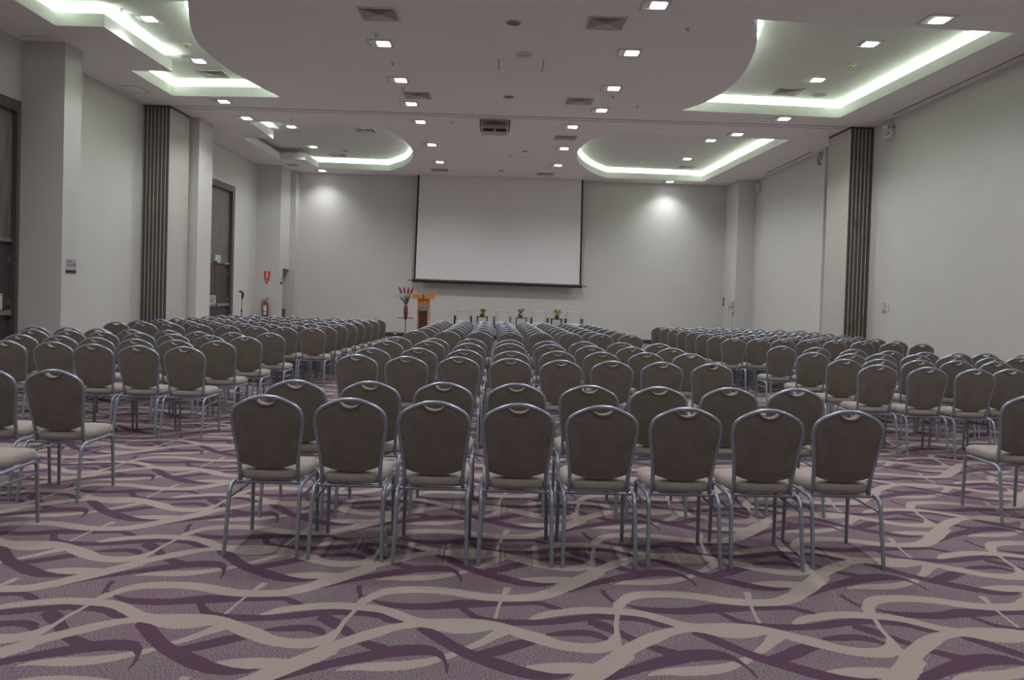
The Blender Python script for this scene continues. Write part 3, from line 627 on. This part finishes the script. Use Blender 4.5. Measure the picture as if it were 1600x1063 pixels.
r = empty('extinguisher_sign', (-7.475, 24.99, 1.87)); tag(r, 'red square sign with white cylinder symbol above the fire extinguisher', 'sign')
MB().box(-.105, .105, 0, .008, -.16, .16).build('plate', M_SIGNW, r, 0)
MB().box(-.095, .095, -.003, 0, -.055, .15).box(-.095, .095, -.003, 0, -.15, -.068).build('red_field', M_SIGNR, r, 0)
MB().add([(-.032,-.004,-.035),(.028,-.004,-.035),(.028,-.004,.06),(.02,-.004,.14),(-.012,-.004,.14),(-.022,-.004,.06)], [(0,1,2,3,4,5)]).build('cylinder_symbol', M_SIGNW, r, 0)
lettering('EXTINTOR', .038, (0, -.004, -.108), (pi/2, 0, 0), M_SIGNW, r)
r = empty('wall_hook', (-7.48, 25.0, 1.66)); tag(r, 'small dark wall hook directly under the red extinguisher sign', 'hook')
MB().lathe([(.028, 0), (.028, .012), (.018, .018)], n=14).build('rosette', M_DARK, r, rot=(pi/2, 0, 0))
MB().tube([(0, -.015, 0), (0, -.05, -.005), (0, -.055, .02)], .008, 8).build('prong', M_DARK, r)

r = empty('fire_extinguisher', (-7.46, 24.88, .58)); tag(r, 'red fire extinguisher with white label hung on the back pillar', 'fire extinguisher')
cyl = MB().lathe([(.07, 0), (.085, .015), (.085, .40), (.078, .44), (.05, .475), (.025, .49), (.025, .51)], n=24).build('cylinder', M_RED, r)
lb = MB(); n = 10
for z0, z1 in ((.19, .37), (.07, .16)):
    a0, a1 = -2.4, -1.0
    vs = [(.0862*cos(a0+(a1-a0)*k/n), .0862*sin(a0+(a1-a0)*k/n), z) for z in (z0, z1) for k in range(n+1)]
    lb.add(vs, [(k, k+1, k+n+2, k+n+1) for k in range(n)])
lb.build('label_band', M_SIGNW, cyl)
MB().lathe([(.02, .505), (.024, .52), (.022, .545), (.012, .55)], n=14).build('valve', M_STEEL, r)
MB().tube([(0, 0, .545), (.03, -.01, .575), (.10, -.02, .60)], .009, 8).build('carry_handle', M_RED, r)
MB().tube([(.01, 0, .53), (.05, -.01, .54), (.10, -.02, .545)], .008, 8).build('squeeze_lever', M_RED, r)
MB().tube([(-.015, -.01, .53), (-.06, -.015, .54), (-.105, -.015, .49), (-.12, -.015, .38), (-.108, -.015, .2), (-.09, -.015, .08), (-.085, -.015, .04)], .012, 8).build('hose', M_DARK, r)
MB().box(-.02, .02, .08, .118, .30, .36).build('wall_bracket', M_DARK, r, 0)

r = empty('storage_box', (-7.22, 25.95, 0)); tag(r, 'dark box standing in the corridor opening past the extinguisher', 'box')
MB().rbox(-.22, .05, -.11, .11, 0, .80, .01).build('box_body', mat('box_board', (.10, .095, .09), .7), r)
MB().rbox(-.225, .055, -.115, .115, .80, .825, .01).build('lid', mat('box_lid', (.16, .155, .15), .7), r)

def emergency(loc, label):
    r = empty('emergency_light', loc); tag(r, label, 'emergency light', 'twin-head emergency lights')
    MB().rbox(-.09, 0, -.17, .17, -.14, .05, .012).build('housing', M_PLASTIC, r)
    MB().box(-.093, -.088, -.06, -.02, -.05, 0).box(-.093, -.088, .03, .06, -.06, -.03).build('indicator', M_DARK, r, 0)
    for s in (-1, 1):
        h = MB().lathe([(.028, -.05), (.065, .0), (.07, .03), (.06, .035)], n=18).build('lamp_head', M_PLASTIC, r, loc=(-.07, s*.09, .11), rot=(0, -pi/2-.3, s*.35))
        MB().lathe([(.06, .036), (.03, .046), (.004, .048)], n=18).build('lens', M_HEADL, h)
emergency((XR, 16.3, 5.08), 'white twin-head emergency light beside the folded partition on the blank wall')
emergency((XR, 24.75, 5.05), 'white twin-head emergency light by the back pillar on the blank wall')
r = empty('light_switch', (XR, 16.27, 1.48)); tag(r, 'pair of white switch plates on the blank wall', 'light switch')
MB().rbox(-.012, 0, -.14, -.005, -.085, .09, .006).build('cover_plate', M_PLASTIC, r)
MB().rbox(-.03, 0, .01, .13, -.075, .10, .006).build('control_box', M_PLASTIC, r)
MB().box(-.016, -.012, -.10, -.055, -.03, .03).build('rocker', M_VENT, r, 0)
MB().box(-.034, -.03, .02, .12, -.04, -.025).box(-.034, -.03, .055, .075, .0, .02).build('slider', M_VENT, r, 0)
r = empty('cable_bracket', (7.76, 19.72, 5.1)); tag(r, 'curved dark bracket high on the blank wall pilaster', 'bracket')
MB().tube([(-.01, -.10, .16), (-.05, -.14, .10), (-.05, -.12, .0), (-.05, -.02, -.08), (-.01, .0, -.14)], .014, 8).build('front_strap', M_GRILLE, r)
MB().tube([(-.01, .06, .18), (-.05, .02, .12), (-.05, .10, .02), (-.05, .08, -.08), (-.01, .06, -.14)], .014, 8).build('rear_strap', M_GRILLE, r)
r = empty('electrical_box', (7.298, 25.3, 1.41)); tag(r, 'pale electrical box with conduit on the back pillar, blank wall side', 'electrical box')
MB().rbox(-.07, 0, -.19, .26, -.08, .09, .006).build('box_cover', M_PLATE, r)
MB().box(-.075, -.07, -.12, .0, -.10, -.075).box(-.075, -.07, .1, .16, -.11, -.07).build('cable_gland', M_DARK, r, 0)
MB().tube([(-.018, .02, -.08), (-.018, .02, -1.41)], .016, 8).build('conduit', M_PLASTIC, r)
MB().rbox(-.05, 0, -.19, -.01, -.26, -.11, .006).build('junction_cover', M_PLASTIC, r)
r = empty('service_panel', (7.298, 26.0, 0)); tag(r, 'low white service panel at the foot of the back pillar', 'panel')
MB().box(-.014, 0, -.28, .38, .13, 1.30).build('panel_door', M_PLASTIC, r, 0)
MB().box(-.02, 0, -.30, .40, 1.30, 1.34).build('top_lip', M_PLASTIC, r, 0)
r = empty('wall_rod', (7.298, 26.3, 1.47)); tag(r, 'thin dark rod with round end on the back pillar above the service panel', 'handle')
MB().tube([(-.03, 0, .16), (-.03, .0, -.08)], .016, 8).build('rod', M_DARK, r)
MB().sphere((-.03, 0, -.10), .03, 8).build('knob', M_DARK, r)
MB().tube([(0, 0, .12), (-.03, 0, .12)], .010, 8).build('standoff', M_DARK, r)

# ------------------------------------------------------------------ stage end
r = empty('projection_screen', (-.25, 26.2, 0)); tag(r, 'large white pull-down projection screen on the back wall', 'projection screen')
def scr(x0t, x1t, x0b, x1b, zt, zb0, zb1, y0, y1):
    return MB().add([(x0b,y0,zb0),(x1b,y0,zb1),(x1t,y0,zt),(x0t,y0,zt),(x0b,y1,zb0),(x1b,y1,zb1),(x1t,y1,zt),(x0t,y1,zt)], [(0,1,2,3),(7,6,5,4),(0,4,5,1),(1,5,6,2),(2,6,7,3),(3,7,4,0)])
scr(-2.66, 2.67, -2.71, 2.70, ZC-.004, 1.94, 1.90, 0, .004).build('screen_fabric', M_SCREEN, r, 0)
scr(-2.72, -2.66, -2.77, -2.71, ZC-.004, 1.90, 1.90, -.001, .005).build('border_strip', M_BLACK, r, 0)
scr(2.67, 2.73, 2.70, 2.76, ZC-.004, 1.88, 1.88, -.001, .005).build('border_strip', M_BLACK, r, 0)
MB().tube([(-2.80, .002, 1.885), (2.79, .002, 1.845)], .055, 14).build('weight_bar', M_DARK, r)
MB().tube([(-2.94, .002, 1.886), (-2.80, .002, 1.885)], .012, 8).sphere((-2.94, .002, 1.886), .022, 6).build('bar_end', M_DARK, r)
MB().tube([(2.79, .002, 1.845), (2.93, .002, 1.844)], .012, 8).sphere((2.93, .002, 1.844), .022, 6).build('bar_end', M_DARK, r)

r = empty('lectern', (-2.5, 24.6, 0)); tag(r, 'orange wooden lectern with dark front panel below the screen', 'lectern')
top = MB().box(-.34, -.016, -.22, .22, 1.29, 1.44).box(.016, .34, -.22, .22, 1.29, 1.44).build('reading_desk', M_WOOD, r, 0)
MB().box(-.016, .016, -.21, .22, 1.285, 1.445).build('center_groove', M_WOODD, top, 0)
MB().box(-.175, .175, -.17, .17, 1.0, 1.29).build('neck', M_WOOD, r, 0)
for s in (-1, 1): MB().box(s*.165-.025, s*.165+.025, -.16, .17, .04, 1.0).build('side_panel', M_WOODV, r, 0)
MB().box(-.14, .14, -.15, .15, .04, 1.0).build('front_panel', M_WOODD, r, 0)
em = MB().box(-.12, .12, -.180, -.17, .93, 1.11).build('emblem_plate', M_STEEL, r, 0)
MB().tube([(-.09, -.183, .98), (-.06, -.183, 1.05), (-.03, -.183, 1.0), (0, -.183, 1.06), (.04, -.183, .99), (.09, -.183, 1.03)], .010, 6).build('engraved_mark', M_INKG, em)
MB().box(-.24, .24, -.2, .22, 0, .04).build('plinth', M_WOODD, r, 0)

r = empty('flower_stand', (-3.1, 25.0, 0)); tag(r, 'thin dark metal pedestal stand left of the lectern holding a vase'.replace('left of', 'beside'), 'stand')
MB().lathe([(.245, .668), (.248, .678), (.245, .684)], n=32).build('top_plate', M_DARK, r)
MB().lathe([(.012, .02), (.012, .60), (.03, .64), (.06, .667)], n=14).build('pole', M_DARK, r)
MB().lathe([(.16, 0), (.16, .012), (.03, .02)], n=28).build('base', M_DARK, r)
v = empty('flower_vase', (-3.1, 25.0, .685)); tag(v, 'tall maroon vase with four red flower spikes on the pedestal stand', 'vase of flowers')
MB().lathe([(.044, 0), (.058, .06), (.070, .16), (.064, .27), (.050, .34), (.054, .37), (.046, .37), (.038, .33)], n=20).build('vase_body', M_VASE, v)
random.seed(11)
for bx, bz, by in ((-.19, .88, 0), (-.065, .92, .02), (.065, .94, -.02), (.175, .92, .02)):
    st = MB().tube([(bx*.08, 0, .33), (bx*.25, by*.5, .52), (bx*.62, by, .70), (bx*.86, by, .79)], .009, 6).build('stem', M_STEM, v)
    d = Vector((bx*.3, by*.2, .16)); p = Vector((bx*.78, by, .745))
    MB().tube([p, p + d*.35, p + d*.8, p + d*1.2, p + d*1.42], [.014, .034, .033, .022, .004], 8).build('flower_spike', M_BUD, st)
def leaf(pts, w_):
    m_ = MB(); rings = []
    for i, p in enumerate(pts):
        t_ = i/(len(pts)-1); ww = 1.35*w_*sin(pi*min(t_*.93+.05, 1)); p = Vector(p)
        rings.append([p+Vector((-ww*.5, -ww, 0)), p+Vector((0, 0, -.004)), p+Vector((ww*.5, ww, 0)), p+Vector((0, 0, .004))])
    return m_.loft(rings, True)
for pts, w_ in (([(0,0,.34),(-.08,0,.50),(-.19,.0,.62),(-.33,.0,.655),(-.47,0,.655)], .022), ([(0,0,.34),(-.05,0,.48),(-.14,.0,.62),(-.24,0,.74)], .026), ([(0,0,.34),(.04,0,.5),(.10,0,.62),(.20,0,.73)], .026),
               ([(0,0,.34),(.02,-.02,.5),(.03,-.03,.62),(.01,-.03,.72)], .040), ([(0,0,.34),(.05,.02,.5),(.09,.02,.66),(.10,.02,.82)], .030), ([(0,0,.34),(-.01,.02,.5),(-.04,.02,.66),(-.06,.02,.72)], .030)):
    leaf(pts, w_).build('leaf', M_LEAF, v)
r = empty('white_cup', (-3.26, 25.02, .02)); r.location = (-3.42, 25.05, 0); tag(r, 'small white cup-shaped object on the floor by the pedestal stand', 'cup')
MB().lathe([(.05, 0), (.05, .02), (.02, .03), (.02, .14)], n=16).build('foot', M_DARK, r)
MB().lathe([(.03, .14), (.065, .20), (.075, .27), (.06, .27), (.03, .2)], n=18).build('cup', M_PLASTIC, r)

def make_armchair():
    r = empty('armchair')
    MB().rbox(-.235, .235, -.22, .24, .47, .62, .05, 5).build('seat', M_WFAB, r)
    MB().rbox(-.225, .225, .20, .28, .50, 1.01, .03, 5).build('backrest', M_WFAB, r)
    for s in (-1, 1):
        MB().box(s*.265-.017, s*.265+.017, -.24, -.205, 0, .75).build('leg', M_DWOOD, r, 0)
        MB().box(s*.265-.017, s*.265+.017, .24, .275, 0, .75).build('leg', M_DWOOD, r, 0)
        MB().box(s*.265-.022, s*.265+.022, -.25, .28, .75, .78).build('armrest', M_DWOOD, r, 0)
    MB().box(-.25, .25, -.2, .24, .42, .47).build('seat_rail', M_DWOOD, r, 0)
    return r
ac = make_armchair()
for i, (x, lb) in enumerate(((-1.33, 'white armchair with dark arms, the one next to the lectern'), (-.06, 'white armchair with dark arms, second from the lectern'),
                             (1.145, 'white armchair with dark arms, third from the lectern'), (2.26, 'white armchair with dark arms, last in line from the lectern'))):
    o = ac if i == 0 else copy_tree(ac); o.location = (x, 25.72, 0); tag(o, lb, 'armchair', 'white armchairs under the screen')
def make_table():
    r = empty('side_table')
    MB().box(-.175, .175, -.175, .175, .755, .785).build('tabletop', M_DWOOD, r, 0)
    for sx_ in (-1, 1):
        for sy_ in (-1, 1): MB().box(sx_*.158-.014, sx_*.158+.014, sy_*.158-.014, sy_*.158+.014, 0, .755).build('leg', M_DWOOD, r, 0)
    MB().box(-.158, .158, -.165, -.15, .1, .12).box(-.158, .158, .15, .165, .1, .12).build('stretcher', M_DWOOD, r, 0)
    return r
tb = make_table()
TX = (-.695, .55, 1.68)
for i, (x, lb) in enumerate(zip(TX, ('small dark square side table, the one closer to the lectern', 'small dark square side table, the middle one of three', 'small dark square side table, the one farther from the lectern'))):
    o = tb if i == 0 else copy_tree(tb); o.location = (x, 25.4, 0); tag(o, lb, 'side table', 'side tables between the armchairs')
for i, (x, lb) in enumerate(zip(TX, ('green bowl of orange and yellow flowers on the table closer to the lectern', 'green bowl of orange and yellow flowers on the middle table', 'green bowl of orange and yellow flowers on the table farther from the lectern'))):
    v = empty('flower_bowl', (x+(-.01, -.03, .01)[i], 25.4, .786)); tag(v, lb, 'bowl of flowers', 'flower bowls')
    MB().lathe([(.03, 0), (.065, .02), (.078, .06), (.068, .10), (.05, .125), (.044, .125), (.055, .06)], n=18).build('bowl', M_GLASSG, v)
    random.seed(20+i)
    for k in range(16):
        a = random.uniform(0, 2*pi); q = random.uniform(.02, .10); z = .14 + .13*random.random()
        m_ = (M_YELLOW, M_ORANGE, M_YELLOW, M_BROWNF, M_STEM)[(k*3+i) % 5]
        f = MB(); c = Vector((q*cos(a), q*sin(a), z)); f.sphere(c, .020, 6)
        for j in range(6):
            aa = j*pi/3; d = Vector((cos(aa), sin(aa)*.6-.3, .3+.3*sin(aa))).normalized()
            f.tube([c, c+d*.027, c+d*.046], [.005, .015, .002], 5)
        f.build('blossom', m_, v)
    for k in range(7):
        a = 2*pi*k/7 + i; sx_, sy_ = cos(a), sin(a); rr = (.14, .11, .16)[i]*(0.75+.5*random.random())
        leaf([(0, 0, .11), (sx_*rr*.4, sy_*rr*.4, .18), (sx_*rr*.8, sy_*rr*.8, .20), (sx_*rr*1.15, sy_*rr*1.15, .185)], .012).build('leaf', M_LEAF, v)

r = empty('microphone_stand', (-7.26, 22.0, 0)); tag(r, 'black microphone stand beside the far wooden door', 'microphone stand')
MB().tube([(0, 0, .02), (0, 0, .85)], .014, 8).build('base_pole', M_DARK, r)
MB().tube([(0, 0, .80), (0, 0, .90)], .020, 8).build('clutch', M_DARK, r)
MB().tube([(0, 0, .88), (.005, 0, 1.20)], .009, 8).build('upper_pole', M_DARK, r)
MB().lathe([(.14, 0), (.14, .02), (.03, .03)], n=20).build('foot', M_DARK, r)
MB().tube([(.005, 0, 1.18), (.03, -.01, 1.26), (.02, -.01, 1.34), (-.03, -.01, 1.38), (-.07, -.01, 1.365)], [.024, .034, .032, .026, .022], 10).build('microphone_clip', M_BLACK, r)

# ------------------------------------------------------------------ banquet chairs
def recline(z): return .098 * max(0, (.905 - z)/.5) ** 1.15
HALF = [(0, .899), (.045, .896), (.085, .884), (.125, .867), (.160, .848), (.183, .826), (.196, .795), (.199, .755), (.192, .70), (.181, .62), (.170, .53), (.166, .455), (.169, .40)]
def make_chair():
    r = empty('banquet_chair')
    pts = [(-x, recline(z), z) for x, z in reversed(HALF[1:])] + [(x, recline(z), z) for x, z in HALF]
    pts = [(-.175, .118, .385)] + pts + [(.175, .118, .385)]
    MB().tube(pts, .0125, 8).build('back_frame', M_LEG, r, 60)
    # back pad: a grid between the tubes with a handle notch in the top edge
    def lerp(tab, q):
        for (a0, b0), (a1, b1) in zip(tab, tab[1:]):
            if a0 <= q <= a1: return b0 + (b1 - b0)*(q - a0)/max(a1 - a0, 1e-6)
        return tab[-1][1] if q > tab[-1][0] else tab[0][1]
    wid = sorted([(z, x) for x, z in HALF[6:]]); topc = [(x, z) for x, z in HALF[:7]]
    notch = [(0, .853), (.024, .8565), (.044, .866), (.056, .879), (.064, .8865)]
    us = [0, .07, .125, .18, .228, .265, .29, .33, .40, .50, .60, .70, .79, .87, .93, .97, 1.0]
    us = [-u for u in reversed(us[1:])] + us; NR = 12; nc = len(us)
    def pad(d0, d1, d2):
        """front or back skin: d0 at the rim, d1 one step in, d2 inside; returns grid of points"""
        g = []
        for j in range(NR + 1):
            row = []
            for i, u in enumerate(us):
                au = abs(u); zt = (lerp(notch, au*.193) if au*.193 <= .064 else lerp(topc, au*.193) - .006)
                zb = .470 + .036*au**2.0
                z = zb + (zt - zb)*(j/NR)
                x = u*((lerp(wid, z) - .006) if z < .755 else .193)
                e = min(i, nc-1-i, j, NR-j); d = (d0, d1, d2)[min(e, 2)]
                row.append((x, recline(z) + d, z))
            g.append(row)
        return g
    def skin(ga, gb):
        m_ = MB(); vs = [p for r_ in ga for p in r_] + [p for r_ in gb for p in r_]; o_ = nc*(NR+1); fs = []
        for j in range(NR):
            for i in range(nc-1):
                k = j*nc + i; fs.append((k, k+1, k+nc+1, k+nc)); fs.append((o_+k+nc, o_+k+nc+1, o_+k+1, o_+k))
        rim = [i for i in range(nc)] + [j*nc+nc-1 for j in range(1, NR+1)] + [NR*nc+i for i in range(nc-2, -1, -1)] + [j*nc for j in range(NR-1, 0, -1)]
        for k in range(len(rim)):
            p, q = rim[k], rim[(k+1) % len(rim)]; fs.append((q, p, o_+p, o_+q))
        return m_.add(vs, fs)
    bk = skin(pad(-.007, -.0105, -.012), pad(.004, .004, .004)).build('backrest', M_SHELL, r, 50)
    skin(pad(.0045, .0045, .0045), pad(.024, .033, .038)).build('back_cushion', M_FAB, bk, 50)
    tp = [(.064, .884), (.056, .8775), (.044, .865), (.024, .8555), (0, .852)]
    tp = [(x, recline(z), z + .001) for x, z in tp] + [(-x, recline(z), z + .001) for x, z in reversed(tp[:-1])]
    h = MB(); rings = []
    for i, p in enumerate(tp):
        th = .002 + .004*sin(pi*i/(len(tp)-1)); x, y, z = p
        rings.append([(x, y-.0155, z-th), (x, y+.036, z-th), (x, y+.036, z+.002), (x, y-.0155, z+.002)])
    h.loft(rings, True).build('handle_trim', M_LIP, bk, 60)
    # seat cushion
    def sring(i_, z, n=28):
        out = []
        for k in range(n):
            a = 2*pi*k/n; c, s_ = cos(a), sin(a); p = .42
            x = math.copysign(abs(c)**p, c); y = math.copysign(abs(s_)**p, s_)
            hw = .200 + .012*y
            out.append((x*(hw - i_), .285 + y*(.212 - i_), z + (-.010*max(0, y)**4 if z > .43 else 0)))
        return out
    MB().loft([sring(.018, .403), sring(.004, .410), sring(0, .428), sring(.002, .448), sring(.014, .466), sring(.045, .478), sring(.11, .484), sring(.17, .486)], True).build('seat', M_FAB, r, 60)
    X = .199
    f = MB().tube([(-X, .10, .388), (X, .10, .388)], .0115, 8).tube([(-X, .40, .390), (X, .40, .390)], .0105, 8)
    for s in (-1, 1): f.tube([(s*X, .08, .392), (s*X, .38, .392)], .0122, 8)
    f.build('seat_frame', M_LEG, r, 60)
    for s in (-1, 1):
        MB().tube([(s*X, .082, .392), (s*X, .045, .389), (s*X, .018, .372), (s*X, .005, .345), (s*(X+.006), -.05, 0)], [.0122, .0125, .0125, .0125, .0115], 8).build('leg', M_LEG, r, 60)
        MB().tube([(s*X, .378, .392), (s*X, .412, .388), (s*X, .433, .372), (s*X, .440, .345), (s*(X+.004), .452, 0)], [.0122, .0125, .0125, .0125, .0115], 8).build('leg', M_LEG, r, 60)
        MB().tube([(s*X, .001, .318), (s*X, .441, .312)], .0075, 6).build('stretcher', M_LEG, r, 60)
    return r
chair = make_chair(); used = False
BLK = {'M': ('middle block', 'from door-wall side', 'banquet chairs in the middle block'),
       'L': ('door-wall block', 'from the aisle', 'banquet chairs in the door-wall block'),
       'R': ('blank-wall block', 'from the aisle', 'banquet chairs in the blank-wall block')}
rg = random.Random(5)
for blk, rows in SEATS.items():
    nm, side, grp = BLK[blk]
    for rw, seats in rows.items():
        for i, (x, y) in enumerate(seats):
            o = chair if not used else copy_tree(chair); used = True
            o.location = (x, y, 0); o.rotation_euler = (0, 0, radians(rg.uniform(-.6, .6)))
            if blk == 'L': sd = 'from the aisle'
            tag(o, 'brown-backed banquet chair, %s, %s row from the camera, %s seat %s' % (nm, ORD[rw-1], ORD[i], side), 'chair', grp)

# ------------------------------------------------------------------ lights
def spot(p, e, size=142, blend=.85, rad=.09):
    if p[1] > 25.5: size, blend, e = 128, .95, e*.85
    elif p[1] > 19: e *= 1.75
    if p[0] > 4.5: e *= 1.2
    if p[1] < 1: e *= .4
    elif 4 < p[1] < 9: e *= 1.15
    l = bpy.data.lights.new('downlight_beam', 'SPOT'); l.energy = e; l.spot_size = radians(size); l.spot_blend = blend
    l.shadow_soft_size = rad; l.color = (1.0, .985, 1.0)
    o = bpy.data.objects.new('downlight_beam', l); COL.objects.link(o); o.location = (p[0]+.03, p[1], p[2]-.03)
for p in SPOTS: spot(p, E_SPOT)
for (a, b, k) in LED:
    a, b = Vector((*a, 0)), Vector((*b, 0)); d = b - a
    if d.length < .05: continue
    l = bpy.data.lights.new('cove_strip', 'AREA'); l.shape = 'RECTANGLE'; l.size = max(d.length*.98 - (.3 if k == 1.0 else 0), .1); l.size_y = .03
    l.energy = E_LED * d.length * k; l.color = (.84, 1.0, .86)
    o = bpy.data.objects.new('cove_strip', l); COL.objects.link(o); o.location = ((a+b)/2) + Vector((0, 0, ZC+.03))
    o.rotation_euler = (pi, 0, math.atan2(d.y, d.x))
wd = bpy.data.worlds.new('World'); SC.world = wd; wd.use_nodes = True
wd.node_tree.nodes['Background'].inputs['Color'].default_value = (.02, .02, .02, 1)

# ------------------------------------------------------------------ camera
cd = bpy.data.cameras.new('camera'); cam = bpy.data.objects.new('camera', cd); COL.objects.link(cam)
cd.sensor_width = 36; cd.lens = 36*1240/1600; cd.shift_y = -(531.5-485)/1600; cd.clip_end = 200
R = [[0.999518844506108, -0.009074746772766477, 0.029660216590324008], [0.029469880392659596, -0.02043445786825809, -0.9993567726699373], [0.00967500009390722, 0.9997500097037462, -0.02015719401460297]]
cam.matrix_world = Matrix(((R[0][0], -R[1][0], -R[2][0], 0), (R[0][1], -R[1][1], -R[2][1], 0), (R[0][2], -R[1][2], -R[2][2], 1.52), (0, 0, 0, 1)))
SC.camera = cam
SC.view_settings.view_transform = 'Standard'; SC.view_settings.look = 'None'
SC.view_settings.gamma = 1.0; SC.view_settings.use_curve_mapping = False; SC.view_settings.exposure = EXPOSURE
SC.cycles.use_denoising = True; SC.cycles.max_bounces = 10; SC.cycles.diffuse_bounces = 8; SC.cycles.glossy_bounces = 3
SC.cycles.sample_clamp_indirect = 6.0
